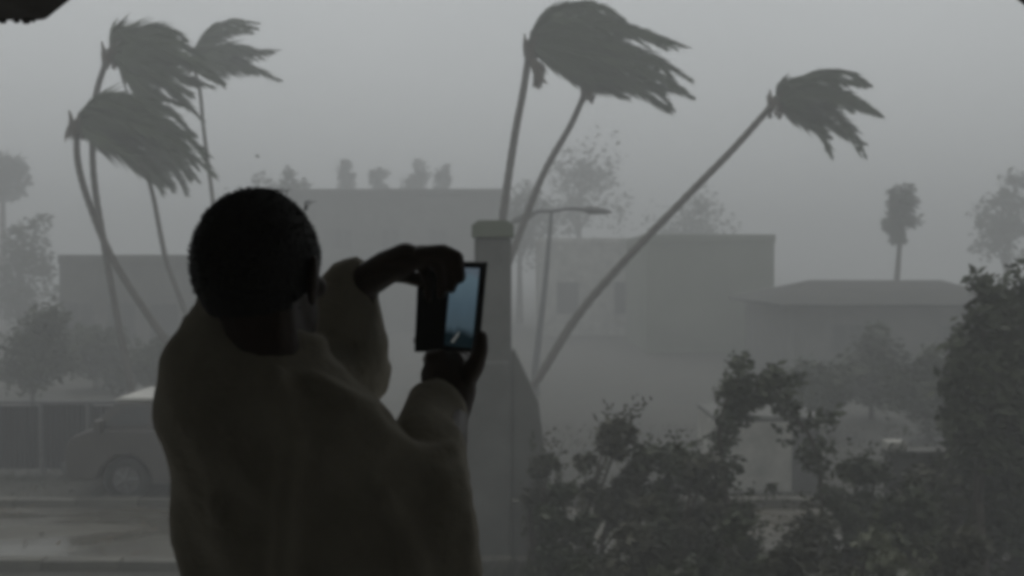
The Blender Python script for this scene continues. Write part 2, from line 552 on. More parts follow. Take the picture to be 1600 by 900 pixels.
def left_palms():
    h = (120, 192)
    palm('curved palm at far left with the low wide crown in front', 24.5,
         [(330, 660), (292, 580), (240, 505), (178, 408), (142, 325), (122, 255), h],
         [[h, (135, 165), (170, 150), (215, 160), (255, 185)],
          [h, (150, 160), (205, 152), (260, 175), (305, 215)],
          [h, (150, 175), (210, 172), (270, 200), (320, 245)],
          [h, (155, 188), (215, 195), (275, 225), (335, 275)],
          [h, (155, 195), (210, 210), (265, 230), (310, 285)],
          [h, (150, 205), (190, 222), (225, 250), (262, 290)],
          [h, (140, 210), (175, 232), (205, 258), (235, 282)],
          [h, (150, 170), (200, 165), (250, 190), (295, 230)],
          [h, (140, 180), (180, 185), (230, 205), (280, 250)],
          [h, (130, 205), (155, 222), (185, 240), (215, 262)],
          [h, (128, 172), (150, 158), (185, 165), (225, 185)],
          [h, (155, 180), (220, 182), (285, 208), (328, 262)]], 21, width=0.62, r0=.09, r1=.068,
         extras=[[(118, 190), (110, 196), (106, 204), (103, 212)]])
    h = (170, 84)
    palm('palm with a squarish top crown, its trunk hidden by the lower crown', 26,
         [(215, 645), (188, 520), (166, 400), (146, 270), (148, 160), h],
         [[h, (172, 56), (178, 42), (200, 52), (232, 62)],
          [h, (185, 55), (220, 44), (262, 46), (290, 62)],
          [h, (200, 62), (245, 58), (285, 72), (318, 92)],
          [h, (200, 75), (250, 75), (300, 95), (345, 128)],
          [h, (205, 88), (250, 98), (290, 120), (330, 135)],
          [h, (200, 100), (235, 120), (275, 150), (315, 188)],
          [h, (190, 105), (215, 130), (245, 150), (285, 165)],
          [h, (185, 100), (200, 125), (225, 145), (262, 158)],
          [h, (195, 70), (235, 68), (270, 80), (305, 105)],
          [h, (190, 90), (225, 105), (265, 130), (300, 150)],
          [h, (180, 62), (205, 50), (240, 52), (275, 58)]], 22, width=0.62, r0=.085, r1=.066)
    h = (299, 96)
    palm('palm showing a few long ragged fronds beside the squarish crown', 32,
         [(372, 636), (352, 480), (332, 310), (318, 200), (312, 140), h],
         [[h, (308, 68), (330, 42), (365, 32), (405, 36)],
          [h, (312, 72), (340, 52), (372, 42), (402, 44)],
          [h, (318, 82), (355, 78), (395, 78), (432, 78)],
          [h, (325, 92), (365, 92), (400, 108), (438, 126)],
          [h, (318, 84), (350, 72), (382, 74), (410, 92)],
          [h, (322, 96), (350, 102), (385, 108), (412, 112)],
          [h, (310, 104), (325, 112), (338, 122), (348, 132)]], 23, width=0.55, r0=.062, r1=.05)
    h = (225, 255)
    palm('short palm whose crown hangs below the low wide crown', 28.5,
         [(322, 626), (300, 520), (275, 450), (258, 400), (240, 310), h],
         [[h, (232, 240), (255, 240), (280, 255), (300, 280)],
          [h, (240, 250), (262, 258), (282, 280), (292, 305)],
          [h, (235, 258), (250, 268), (262, 285), (268, 300)],
          [h, (222, 240), (235, 228), (262, 232), (292, 248)],
          [h, (228, 262), (236, 275), (246, 288), (252, 300)]], 24, width=0.5, r0=.075, r1=.055)
mid_palms()
left_palms()

# ------------------------------------------------------------------ broadleaf trees and shrubs
def leaf_cloud(mb, rng, centers, per, spread, size, lean=0.55):
    for c, k in centers:
        for _ in range(int(per * k)):
            v = Vector((rng.gauss(0, 1), rng.gauss(0, 1), rng.gauss(0, 0.8)))
            if v.length > 1.75: v *= 1.2 / v.length
            p = c + v * spread * 0.55 * k
            a = Vector((rng.gauss(lean * 2, 1), rng.gauss(0, 1), rng.gauss(-0.1, 0.7))).normalized()
            b = a.cross(Vector((rng.gauss(0, 1), rng.gauss(0, 1), rng.gauss(0, 1)))).normalized()
            s = size * rng.choice((.5, .7, .9, 1.1, 1.5))
            mb.add([p, p + a * s * 0.45 + b * s * 0.24, p + a * s, p + a * s * 0.45 - b * s * 0.24], [(0, 1, 2, 3)])

def tree(label, px, d, top, bottom_crown, halfw, seed, group='faint trees far off in the rain', lean=0.0, leafsize=0.3, nclump=30, per=95, m='leaf', gap=0.0, trunk_r=None, name='broadleaf_tree'):
    """crown spans pixels top..bottom_crown, half width halfw px, at distance d"""
    rng = random.Random(seed)
    s = d / F
    base = W(px, ground_y(d), d)
    base.z = 0
    t = thing(name, label, 'tree', base, group)
    zt = W(px, top, d).z
    zb = W(px, bottom_crown, d).z
    cx = base.x + lean
    hw = halfw * s
    c = Vector((cx, base.y, (zt + zb) / 2))
    hh = (zt - zb) / 2
    tr = trunk_r or max(0.1, 0.03 * zt)
    b = MB()
    b.tube(crom([base - Vector((0, 0, 0.2)), base.lerp(Vector((cx, base.y, zb)), 0.5) + Vector((-lean * 0.12, 0, 0)), Vector((cx, base.y, zb + hh * 0.3)), Vector((cx + 0.1, base.y, zt - hh * 0.5))], 14),
           [tr * (1 - 0.85 * i / 13) for i in range(14)], 8)
    centers = []
    for k in range(nclump):
        v = Vector((rng.gauss(0, 1), rng.gauss(0, 1), rng.gauss(0, 1))).normalized() * (rng.random() ** 0.4)
        lump = 0.75 + 0.55 * noise.noise(v * 1.6 + Vector((seed * 3.1, 0, 0)))
        q = c + Vector((v.x * hw * lump + v.z * hw * 0.22, v.y * hw * lump, v.z * hh * (0.8 + 0.3 * noise.noise(v * 2 + Vector((0, seed, 0))))))
        centers.append((q, rng.uniform(0.6, 1.2)))
    for k in range(9):
        q = centers[k][0]
        st = Vector((cx, base.y, zb + hh * rng.uniform(0, 0.9)))
        b.tube([st, st.lerp(q, 0.5) + Vector((0, 0, 0.1 * hh)), q], [tr * 0.4, tr * 0.25, tr * 0.08], 6)
    b.build('trunk', M['wood'], t, smooth=True)
    f = MB()
    leaf_cloud(f, rng, centers, per, min(hw, hh) * 0.55, leafsize)
    f.build('crown', M[m], t)
    return t

tree('wide faint tree between the two leaning palm trunks', 905, 78, 205, 390, 74, 31, leafsize=.38, nclump=30, per=70)
tree('dark bushy tree just behind the right end of the long flat roof', 812, 66, 268, 420, 46, 32)
tree('faint low tree beyond the slanting palm trunk', 1080, 74, 282, 450, 74, 33, leafsize=.35)
tree('windswept lone tree above the low house roof', 1394, 46, 276, 392, 24, 34, lean=0.3, leafsize=.2, nclump=26, per=130, trunk_r=0.2)
tree('ragged faint tree at the upper right edge', 1572, 60, 245, 440, 50, 35, leafsize=.34, nclump=24, per=90)
tree('round faint tree left of the flat roof, over the man\'s head', 452, 64, 250, 400, 26, 36, leafsize=.3)
tree('broad faint tree behind the curved palm crown', 388, 66, 252, 420, 52, 37)
tree('tall dim tree at the far left edge', 34, 52, 280, 560, 52, 38, leafsize=.28)
tree('small high tuft of a tree at the left edge', 6, 70, 218, 330, 30, 39, leafsize=.32)
for i, (px, tp, hw, lab) in enumerate(((540, 236, 13, 'first thin faint tree from the left above the flat roof'), (590, 244, 17, 'second thin faint tree from the left above the flat roof'),
                                      (648, 246, 22, 'widest of the thin faint trees above the flat roof'), (688, 244, 14, 'last thin faint tree on the right above the flat roof'))):
    tree(lab, px, 82, tp, 330, hw, 50 + i, leafsize=.32, nclump=24, per=60)
tree('big dark leafy tree filling the right edge of the photo', 1592, 11.9, 376, 905, 106, 40, None, leafsize=.12, nclump=260, per=150, trunk_r=.16)
tree('dim leafy tree in front of the left house', 205, 30, 545, 615, 50, 41, None, leafsize=.22, nclump=18, per=70)

tree('dark leafy tree at the left side of the big dark tree by the right edge', 1536, 11.4, 402, 800, 50, 42, None, leafsize=.11, nclump=64, per=150, trunk_r=.1, lean=-.06)
for i, (px, d, tp, hw, lab) in enumerate(((52, 27, 468, 62, 'murky tree in front of the tall dim tree at the left'), (150, 31, 500, 60, 'murky tree at the left end of the left house'), (268, 29, 520, 48, 'murky tree beside the man\'s left shoulder'),
        (1270, 23, 560, 52, 'murky bushy tree at the left end of the hipped house'), (1362, 25, 520, 58, 'murky bushy tree before the middle of the hipped house'), (1452, 22, 540, 60, 'murky bushy tree before the right end of the hipped house'))):
    tree(lab, px, d, tp, ground_y(d) - 12, hw, 60 + i, 'trees added as haze murk around the yard', leafsize=.17, nclump=34, per=110, trunk_r=.09)  # trees added to make dark murk in the middle distance

def shrub(label, px, d, top, halfw, seed, leafsize=0.085, m='leaf', n=1700, group='wet shrubs beside the porch', pale=0, cluster=None):
    rng = random.Random(seed)
    base = W(px, ground_y(d), d); base.z = 0
    t = thing('shrub', label, 'shrub', base, group)
    h = W(px, top, d).z
    hw = halfw * d / F
    st = MB(); f = MB()
    cl = []
    ns = cluster or 20
    for k in range(ns):
        a = rng.uniform(0, 6.28)
        r = hw * math.sqrt(rng.random())
        zz = h * (1 - 0.55 * (r / hw) ** 2) * rng.uniform(0.35, 0.95)
        q = base + Vector((math.cos(a) * r + 0.06 * h, math.sin(a) * r * 0.8, zz))
        cl.append((q, rng.uniform(0.7, 1.25)))
        if k < 12:
            b0 = base + Vector((rng.uniform(-.15, .15), rng.uniform(-.15, .15), -0.05))
            st.tube(crom([b0, b0.lerp(q, 0.5) + Vector((-.08, 0, .12)), q], 6), [0.025 - 0.0035 * i for i in range(6)], 5)
    st.build('stem', M['wood'], t)
    leaf_cloud(f, rng, cl, 2.6 * n / ns, hw * 0.38, leafsize)
    # upright sprigs that break the outline
    for q, k in cl[:14]:
        for _ in range(3):
            e = q + Vector((rng.uniform(-.1, .3), rng.uniform(-.1, .1), rng.uniform(.15, .4)))
            for u in range(9):
                p = q.lerp(e, u / 8)
                a = Vector((rng.gauss(0.4, 1), rng.gauss(0, 1), rng.gauss(0.2, .6))).normalized()
                b = a.cross(Vector((0, 1, 0.3))).normalized()
                s = leafsize * 0.8
                f.add([p, p + a * s * .45 + b * s * .2, p + a * s, p + a * s * .45 - b * s * .2], [(0, 1, 2, 3)])
    f.build('foliage', M[m], t)
    if pale:
        bl = MB()
        for _ in range(pale):
            q, k = rng.choice(cl)
            p = q + Vector((rng.gauss(0, .1), -abs(rng.gauss(0.2, .1)), rng.gauss(0, .12)))
            for j in range(5):
                a = 2 * math.pi * j / 5
                v = Vector((math.cos(a), -0.3, math.sin(a))) * 0.05
                s2 = Vector((-math.sin(a), 0, math.cos(a))) * 0.02
                bl.add([p, p + v * .6 + s2, p + v, p + v * .6 - s2], [(0, 1, 2, 3)])
        bl.build('blossom', M['blossom'], t)
    return t

SH = [
    ('tall round shrub right of the concrete pillar', 915, 11.2, 588, 62, 1800, 'leaf2', 0),
    ('shrub at the foot of the concrete pillar', 862, 10.4, 650, 50, 1500, 'leaf', 0),
    ('wide shrub between the tall round one and the sapling', 1010, 11.0, 640, 80, 2000, 'leaf', 0),
    ('dense shrub left of the pale hut', 1085, 10.6, 660, 55, 1700, 'leaf2', 0),
    ('low shrub with a few pale blossoms in front of the tall round shrub', 985, 9.6, 740, 70, 1700, 'leaf2', 7),
    ('low dark shrub below the pale hut', 1130, 9.3, 765, 75, 2000, 'leaf', 0),
    ('low shrub with scattered pale blossoms near the bottom edge', 1190, 8.6, 805, 70, 1800, 'leaf2', 6),
    ('loose shrub right of the pale hut', 1310, 11.4, 690, 46, 1300, 'leaf', 0),
    ('thin shrub in front of the low wall', 1395, 10.2, 745, 66, 1500, 'leaf', 0),
    ('shrub near the bottom edge below the low wall', 1360, 8.8, 800, 60, 1500, 'pale_leaf', 6),
    ('low shrub at the bottom edge beside the big dark tree', 1470, 9.2, 800, 65, 1500, 'leaf2', 0),
    ('low shrub at the bottom edge below the concrete pillar', 880, 8.4, 815, 80, 1700, 'leaf', 0),
    ('low shrub at the bottom edge in front of the blossoming one', 1020, 8.0, 850, 70, 1500, 'leaf', 0),
    ('small shrub at the bottom edge under the low dark one', 1275, 8.1, 845, 60, 1300, 'leaf2', 0),
]
SH += [
    ('shrub half covering the low wall', 1440, 11.3, 690, 55, 1500, 'leaf2', 0),
    ('dark shrub between the pale hut and the low wall', 1350, 11.9, 680, 44, 1500, 'leaf', 0),
    ('dark shrub under the right part of the pale hut', 1245, 10.2, 778, 60, 1800, 'leaf2', 0),
    ('shrub under the left part of the pale hut', 1140, 10.9, 768, 42, 1400, 'leaf', 0),
    ('small shrub against the sloped side of the concrete pillar', 838, 11.8, 690, 36, 1200, 'leaf2', 0),
]
for i, (lab, px, d, tp, hw, n, m, pale) in enumerate(SH):
    shrub(lab, px, d, tp, hw, 70 + i, m=m, n=n, pale=pale)

def sapling():
    rng = random.Random(8)
    d = 11.6
    base = W(1135, ground_y(d), d); base.z = 0
    t = thing('sapling', 'young tree arching over the pale hut', 'tree', base)
    st = MB(); f = MB()
    A = crom([base, W(1134, 760, d), W(1124, 668, d), W(1146, 612, d), W(1186, 598, d), W(1222, 622, d)], 30)
    st.tube(A, [0.035 * (1 - i / 34) for i in range(30)], 7)
    B = crom([A[10], W(1235, 730, d), W(1262, 680, d), W(1272, 660, d)], 12)
    C = crom([W(1290, 900, d), W(1282, 760, d), W(1270, 690, d), W(1240, 650, d)], 14)
    st.tube(C, [0.02] * 14, 6)
    st.build('trunk', M['wood'], t)
    cl = [(A[i] + Vector((rng.gauss(0, .09), rng.gauss(0, .2), rng.gauss(0, .12))), rng.uniform(.35, 1.1)) for i in range(14, 30) for _ in (0, 1)]
    cl += [(W(px, py, d + rng.uniform(-.2, .6)), k) for px, py, k in ((1228, 690, .22), (1215, 672, .2), (1140, 690, .3), (1148, 735, .3), (1255, 722, .25), (1140, 640, .5), (1200, 762, .3))]
    cl += [(C[i] + Vector((rng.gauss(0, .1), rng.gauss(0, .15), rng.gauss(0, .1))), rng.uniform(.3, .75)) for i in range(3, 14)]
    cl += [(A[i] + Vector((rng.gauss(0, .05), rng.gauss(0, .1), 0)), .5) for i in range(4, 14)]
    leaf_cloud(f, rng, cl, 90, 0.24, 0.085)
    f.build('crown', M['leaf'], t)
sapling()

def grass():
    rng = random.Random(5)
    mb = MB()
    for _ in range(26000):
        if rng.random() < 0.6:
            x, y = rng.uniform(-1.5, 7), rng.uniform(5.5, 12.4)
        else:
            x, y = rng.uniform(-14, 16), rng.uniform(16.1, 24)
        h = rng.uniform(0.1, 0.3) if y < 13 else rng.uniform(.04, .12)
        a = rng.uniform(0, 6.28)
        v = Vector((math.cos(a), math.sin(a), 0)) * 0.012
        p = Vector((x, y, 0))
        t = p + Vector((h * 0.5, rng.gauss(0, .05), h))
        mb.add([p - v, p + v, t], [(0, 1, 2)])
    tag(mb.build('grass', M['leaf2']), 'wet grass bent over by the wind', None, None, 'stuff')
grass()

def litter():
    rng = random.Random(17)
    mb = MB()
    for _ in range(2600):
        x, y = rng.uniform(-12, 14), rng.uniform(6, 18)
        z = .056 if 12.75 < y < 15.75 else .012
        a = rng.uniform(0, 6.28)
        l = rng.uniform(.02, .09)
        u = Vector((math.cos(a), math.sin(a), rng.uniform(0, .4))) * l
        v = Vector((-math.sin(a), math.cos(a), rng.uniform(-.3, .3))) * l * .3
        p = Vector((x, y, z))
        mb.add([p - u, p + v, p + u, p - v], [(0, 1, 2, 3)])
    for _ in range(90):
        p = Vector((rng.uniform(-12, 14), rng.uniform(12, 18), .06))
        a = rng.uniform(0, 6.28)
        u = Vector((math.cos(a), math.sin(a), .03)) * rng.uniform(.15, .5)
        mb.tube([p - u, p + Vector((.03, .04, .02)), p + u], .008, 4)
    tag(mb.build('leaf_litter', M['dead']), 'torn leaves and twigs strewn over road and yard', None, None, 'stuff')
litter()

# ------------------------------------------------------------------ walls, pillar, hut, fence, lamp
def pillar():
    d = 13.0
    o = W(770, ground_y(d), d)
    t = thing('gate_pillar', 'square concrete gate pillar with a cap, behind the phone', 'pillar', (o.x, o.y, 0))
    x0, x1 = W(742, 400, d).x, W(799, 400, d).x
    zt = W(770, 372, d).z
    b = MB(); b.box((x0, d - 0.22, -0.2), (x1, d + 0.23, zt)); b.build('shaft', M['concrete'], t, bevel=0.03)
    zb = W(770, 575, d).z
    b = MB(); b.prism([(x0 - .14, -.2), (x1 - .003, -.2), (x1 - .003, zb + .1), (x0 + .03, zb + .1), (x0 - .1, zb - .25)], d - .27, d + .25); b.build('base', M['concrete'], t, bevel=.04)
    zc = W(770, 345, d).z
    b = MB(); b.box((x0 - .03, d - 0.25, zt), (x1 + .03, d + 0.26, zc - .05)); b.prism([(x0 - .02, zc - .05), (x1 + .02, zc - .05), (x1 - .05, zc), (x0 + .05, zc)], d - .22, d + .22)
    b.build('cap', M['gplaster'], t, bevel=0.012)
    a = W(800, 552, d); e = W(852, 615, d)
    b = MB(); b.prism([(x1 + .002, -.2), (e.x + .03, -.2), (e.x, e.z - .75), (e.x - .08, e.z - .1), (e.x - .22, e.z + .22), (a.x + .03, a.z + .05), (x1 + .002, a.z + .05)], d - .2, d + .2); b.build('buttress', M['concrete'], t, bevel=0.05, seg=3)
pillar()

def low_wall():
    d = 12.2
    a, e = W(1392, 705, d), W(1560, 705, d)
    t = thing('low_wall', 'low concrete wall running behind the big dark tree', 'wall', (a.x, d, 0))
    b = MB(); b.box((a.x, d, -.2), (e.x, d + .18, a.z - .06)); b.build('wall', M['concrete'], t, bevel=.01)
    b = MB(); b.box((a.x - .03, d - .03, a.z - .06), (e.x, d + .21, a.z)); b.build('coping', M['concrete'], t, bevel=.012)
    b = MB(); b.box((a.x - .02, d - .02, a.z), (a.x + .2, d + .2, a.z + .1)); b.build('end_cap', M['plaster'], t, bevel=.02)
low_wall()

def hut():
    d = 16.9
    a, e = W(1118, 650, d), W(1290, 650, d)
    t = thing('utility_hut', 'low pale plastered hut glimpsed between the shrubs', 'hut', ((a.x + e.x) / 2, d, 0))
    zt = a.z
    b = MB(); b.box((a.x, d, -.1), (e.x, d + 1.6, zt - .1)); b.build('wall', M['plaster'], t, bevel=.012)
    b = MB(); b.box((a.x - .01, d - .012, zt - .1), (e.x + .01, d + 1.61, zt)); b.build('roof', M['concrete'], t, bevel=.04)
    x = e.x - .5
    b = MB(); b.box((x, d - .03, .02), (x + .42, d - .002, .98)); dr = b.build('door', M['frame'], t, bevel=.006)
    b = MB(); b.box((x + .05, d - .06, .5), (x + .1, d - .032, .56)); b.build('handle', M['metal'], dr)
hut()

def fence():
    d = 18.4
    a, e = W(-160, 640, d), W(285, 640, d)
    zt = W(0, 632, d).z
    t = thing('sheet_fence', 'dark sheet metal fence behind the road at the left edge', 'fence', (a.x, d, 0))
    n = 6
    wd = (e.x - a.x) / n
    pm = None
    for i in range(n):
        x = a.x + i * wd
        p = MB()
        N = 16
        poly = []
        for k in range(N + 1):
            poly.append((x + .04 + (wd - .08) * k / N, d + (0.03 if k % 2 else 0)))
        vs = [(u, v, .08) for u, v in poly] + [(u, v, zt - .03 + .02 * (i % 2)) for u, v in poly]
        p.add(vs, [(k, k + 1, N + 2 + k, N + 1 + k) for k in range(N)])
        p.build('panel', M['darksheet'], t)
    for i in range(n + 1):
        x = a.x + i * wd
        p = MB(); p.box((x - .04, d + .035, -.1), (x + .04, d + .115, zt + .05)); p.build('post', M['metal'], t, bevel=.008)
    p = MB(); p.box((a.x, d - .01, zt), (e.x, d + .05, zt + .05)); p.build('rail', M['metal'], t)
fence()

def lamp_post():
    d = 30
    b0, tp = W(832, ground_y(d), d), W(862, 330, d)
    b0.z = 0
    t = thing('street_lamp', 'thin leaning lamp post with two arms, right of the pillar', 'street lamp', b0)
    b = MB(); b.tube(crom([b0, W(840, 545, d), W(852, 440, d), tp], 16), [0.11 - 0.004 * i for i in range(16)], 10); b.build('pole', M['metal'], t, smooth=True)
    b = MB(); b.box((b0.x - .2, b0.y - .2, -.1), (b0.x + .2, b0.y + .2, .25)); b.build('base', M['concrete'], t, bevel=.02)
    for pts in ([tp, W(890, 326, d), W(915, 328, d)], [tp, W(842, 330, d), W(832, 334, d)]):
        b = MB(); b.tube(crom(pts, 8), 0.055, 8); ar = b.build('arm', M['metal'], t, smooth=True)
        q, p = pts[-1], pts[-2]
        v = (q - p).normalized()
        b = MB(); b.tube([q - v * .1, q + v * .12, q + v * .5, q + v * .72], [.05, .11, .085, .02], 10); b.build('lamp_head', M['frame'], ar, smooth=True)
lamp_post()

# ------------------------------------------------------------------ far buildings
def building(name, label, cat, d, x0, x1, top, depth, wallm, roof='flat', rows=((0.35, 0.6),), ncol=4, door=True, winw=1.1, eave=None):
    a, e = W(x0, top, d), W(x1, top, d)
    zt = a.z
    t = thing(name, label, cat, ((a.x + e.x) / 2, d, 0))
    wz = zt - 0.35 if roof == 'flat' else W(x0, eave, d).z
    b = MB(); b.box((a.x, d, -.3), (e.x, d + depth, wz)); wall = b.build('wall', M[wallm], t, bevel=.03)
    if roof == 'flat':
        b = MB(); b.box((a.x - .04, d - .05, wz), (e.x + .04, d + depth + .04, zt)); b.build('roof', M[wallm], t, bevel=.05)
    else:
        ym = d + depth / 2
        ins = (e.x - a.x) * .12
        ov = .5
        vs = [(a.x - ov, d - ov, wz), (e.x + ov, d - ov, wz), (e.x + ov, d + depth + ov, wz), (a.x - ov, d + depth + ov, wz), (a.x + ins + .6, ym, zt), (e.x - ins, ym, zt)]
        vs += [(x, y, z - .12) for x, y, z in vs[:4]]
        b = MB(); b.add(vs, [(0, 1, 5, 4), (1, 2, 5), (2, 3, 4, 5), (3, 0, 4), (6, 7, 1, 0), (7, 8, 2, 1), (8, 9, 3, 2), (9, 6, 0, 3), (9, 8, 7, 6)]); b.build('roof', M['roofing'], t)
    span = e.x - a.x
    for (r0, r1) in rows:
        z0, z1 = wz * r0, wz * r1
        for k in range(ncol):
            cx = a.x + span * (k + .5) / ncol
            if door and k == ncol // 2 and (r0, r1) == rows[0]:
                b = MB(); b.box((cx - .5, d - .05, 0), (cx + .5, d - .003, min(2.1, z1 + .05))); dr = b.build('door', M['darksheet'], t, bevel=.01)
                b = MB(); b.box((cx + .34, d - .1, 1.0), (cx + .4, d - .052, 1.1)); b.build('handle', M['frame'], dr)
                continue
            f = MB()
            x, y = cx - winw / 2, cx + winw / 2
            f.box((x, d - .07, z0), (x + .08, d - .003, z1)); f.box((y - .08, d - .07, z0), (y, d - .003, z1))
            f.box((x + .081, d - .07, z1 - .08), (y - .081, d - .003, z1)); f.box((x + .081, d - .09, z0), (y - .081, d - .003, z0 + .08))
            f.box((cx - .03, d - .06, z0 + .081), (cx + .03, d - .003, z1 - .081))
            wn = f.build('window', M['frame'], t)
            g = MB(); g.box((x + .081, d - .03, z0 + .081), (cx - .031, d - .004, z1 - .081)); g.box((cx + .031, d - .03, z0 + .081), (y - .081, d - .004, z1 - .081)); g.build('pane', M['glass'], wn)
    return t
building('apartment_block', 'long two storey block with a flat roof behind the man\'s head and arm', 'building', 58, 425, 796, 295, 9, 'concrete', rows=((.60, .76),), ncol=5, door=False)
building('plain_house', 'greenish flat roofed house beyond the slanting palm trunk', 'building', 44, 1010, 1210, 366, 8, 'gplaster', rows=())
building('outbuilding', 'pale faint outbuilding between lamp post and greenish house', 'building', 54, 842, 1022, 372, 7, 'plaster', rows=((.25, .6),), ncol=2, door=False)
building('low_house', 'low house with a hipped sheet roof under the windswept lone tree', 'building', 34, 1240, 1580, 440, 7, 'concrete', roof='hip', rows=((.34, .74),), ncol=2, door=False, eave=474)
building('left_house', 'dim flat roofed house behind the curved palm trunk', 'building', 40, 92, 420, 398, 8, 'concrete', rows=((.2, .62),), ncol=5)

# ------------------------------------------------------------------ parked car behind the road
def car():
    d = 16.15
    x0 = W(98, 700, d).x
    t = thing('parked_van', 'dull brown van with sky reflection painted pale on its roof, partly hidden by the man', 'van', (x0 + 2.1, d + .85, 0))
    yw = 1.7
    def P(pts): return [(x0 + x, z) for x, z in pts]
    body = [(0.02, .42), (0.0, .62), (0.03, .86), (0.12, .98), (.40, 1.08), (4.15, 1.08), (4.28, .95), (4.32, .6), (4.25, .36), (3.75, .3), (3.66, .52), (3.45, .7), (3.18, .7), (2.97, .52), (2.9, .28),
            (1.3, .28), (1.22, .52), (1.02, .7), (.76, .7), (.55, .52), (.47, .32), (.1, .32)]
    b = MB(); b.prism(P(body), d, d + yw); b.build('body', M['carpaint'], t, bevel=.035, seg=3)
    cab = [(.36, 1.085), (.66, 1.42), (.76, 1.47), (3.7, 1.47), (3.9, 1.4), (4.15, 1.085)]
    n = len(cab)
    b = MB()
    vs = [(x0 + x, d + .04 + (z - 1.08) * .22, z) for x, z in cab] + [(x0 + x, d + yw - .04 - (z - 1.08) * .22, z) for x, z in cab]
    b.add(vs, [tuple(range(n)), tuple(range(2 * n - 1, n - 1, -1))] + [(i, i + n, (i + 1) % n + n, (i + 1) % n) for i in range(n)])
    b.build('cabin', M['carpaint'], t, bevel=.02)
    b = MB(); b.prism(P([(.66, 1.473), (3.95, 1.473), (3.85, 1.545), (.76, 1.545)]), d + .16, d + yw - .16); b.build('roof', M['carroof'], t, bevel=.03)
    def quad(name, pts, m, off=.012):
        vs = []
        for x, z in pts: vs.append((x0 + x, d + .04 + (z - 1.08) * .22 - off, z))
        for x, z in pts: vs.append((x0 + x, d + .04 + (z - 1.08) * .22 + .01, z))
        k = len(pts)
        q = MB(); q.add(vs, [tuple(range(k)), tuple(range(2 * k - 1, k - 1, -1))] + [(i, i + k, (i + 1) % k + k, (i + 1) % k) for i in range(k)])
        return q.build(name, m, t)
    quad('window', [(.56, 1.13), (1.22, 1.13), (1.22, 1.41), (.85, 1.41)], M['glass'])
    quad('window', [(1.32, 1.13), (2.55, 1.13), (2.55, 1.41), (1.32, 1.41)], M['glass'])
    quad('window', [(2.65, 1.13), (3.95, 1.13), (3.75, 1.41), (2.65, 1.41)], M['glass'])
    b = MB()
    A = [(.37, 1.11), (.65, 1.41)]
    b.add([(x0 + A[0][0] - .012, d + .14, A[0][1]), (x0 + A[0][0] - .012, d + yw - .14, A[0][1]), (x0 + A[1][0] - .012, d + yw - .22, A[1][1]), (x0 + A[1][0] - .012, d + .22, A[1][1])], [(0, 1, 2, 3)])
    b.build('windscreen', M['glass'], t)
    for x in (1.28, 2.1):
        b = MB(); b.box((x0 + x, d - .014, .4), (x0 + x + .78, d - .002, 1.05)); dr = b.build('door', M['carpaint'], t, bevel=.005)
        b = MB(); b.box((x0 + x + .6, d - .045, .9), (x0 + x + .74, d - .016, .94)); b.build('handle', M['metal'], dr, bevel=.005)
    for x in (.89, 3.31):
        for y in (d + .02, d + yw - .22):
            c = Vector((x0 + x, y, .33))
            b = MB()
            N = 28
            prof = [(.2, 0), (.31, 0), (.335, .03), (.335, .17), (.31, .2), (.2, .2)]
            rings = [[c + Vector((r * math.cos(2 * math.pi * k / N), yy, r * math.sin(2 * math.pi * k / N))) for k in range(N)] for r, yy in prof]
            vs = [v for r in rings for v in r]
            fs = [(i * N + k, i * N + (k + 1) % N, ((i + 1) % 6) * N + (k + 1) % N, ((i + 1) % 6) * N + k) for i in range(6) for k in range(N)]
            b.add(vs, fs); wh = b.build('wheel', M['rubber'], t, smooth=True)
            b = MB()
            b.tube([c + Vector((0, .03, 0)), c + Vector((0, .17, 0))], .2, 24)
            for k in range(5):
                a = 2 * math.pi * k / 5
                b.tube([c + Vector((0, .02, 0)), c + Vector((.19 * math.cos(a), .025, .19 * math.sin(a)))], [.045, .03], 6)
            b.build('rim', M['rim'], wh)
    for y in (d + .08, d + yw - .4):
        b = MB(); b.box((x0 + .02, y, .76), (x0 + .17, y + .32, .9)); b.build('headlight', M['lamp'], t, bevel=.03)
    b = MB(); b.box((x0 - .07, d + .03, .42), (x0 + .1, d + yw - .03, .58)); b.build('bumper', M['metal'], t, bevel=.03)
    b = MB(); b.box((x0 + .5, d - .2, 1.05), (x0 + .6, d - .0, 1.24)); b.build('mirror', M['carpaint'], t, bevel=.02)
car()

def flying_leaf():
    p = W(402, 244, 9)
    b = MB()
    a = Vector((1, .2, -.4)).normalized(); s = Vector((.2, .3, 1)).normalized()
    b.add([p - a * .022, p + s * .012, p + a * .022, p - s * .009 + Vector((0, .006, 0))], [(0, 1, 2), (0, 2, 3)])
    tag(b.build('flying_leaf', M['leaf']), 'single torn leaf blown through the air above the man\'s head', 'leaf')
flying_leaf()

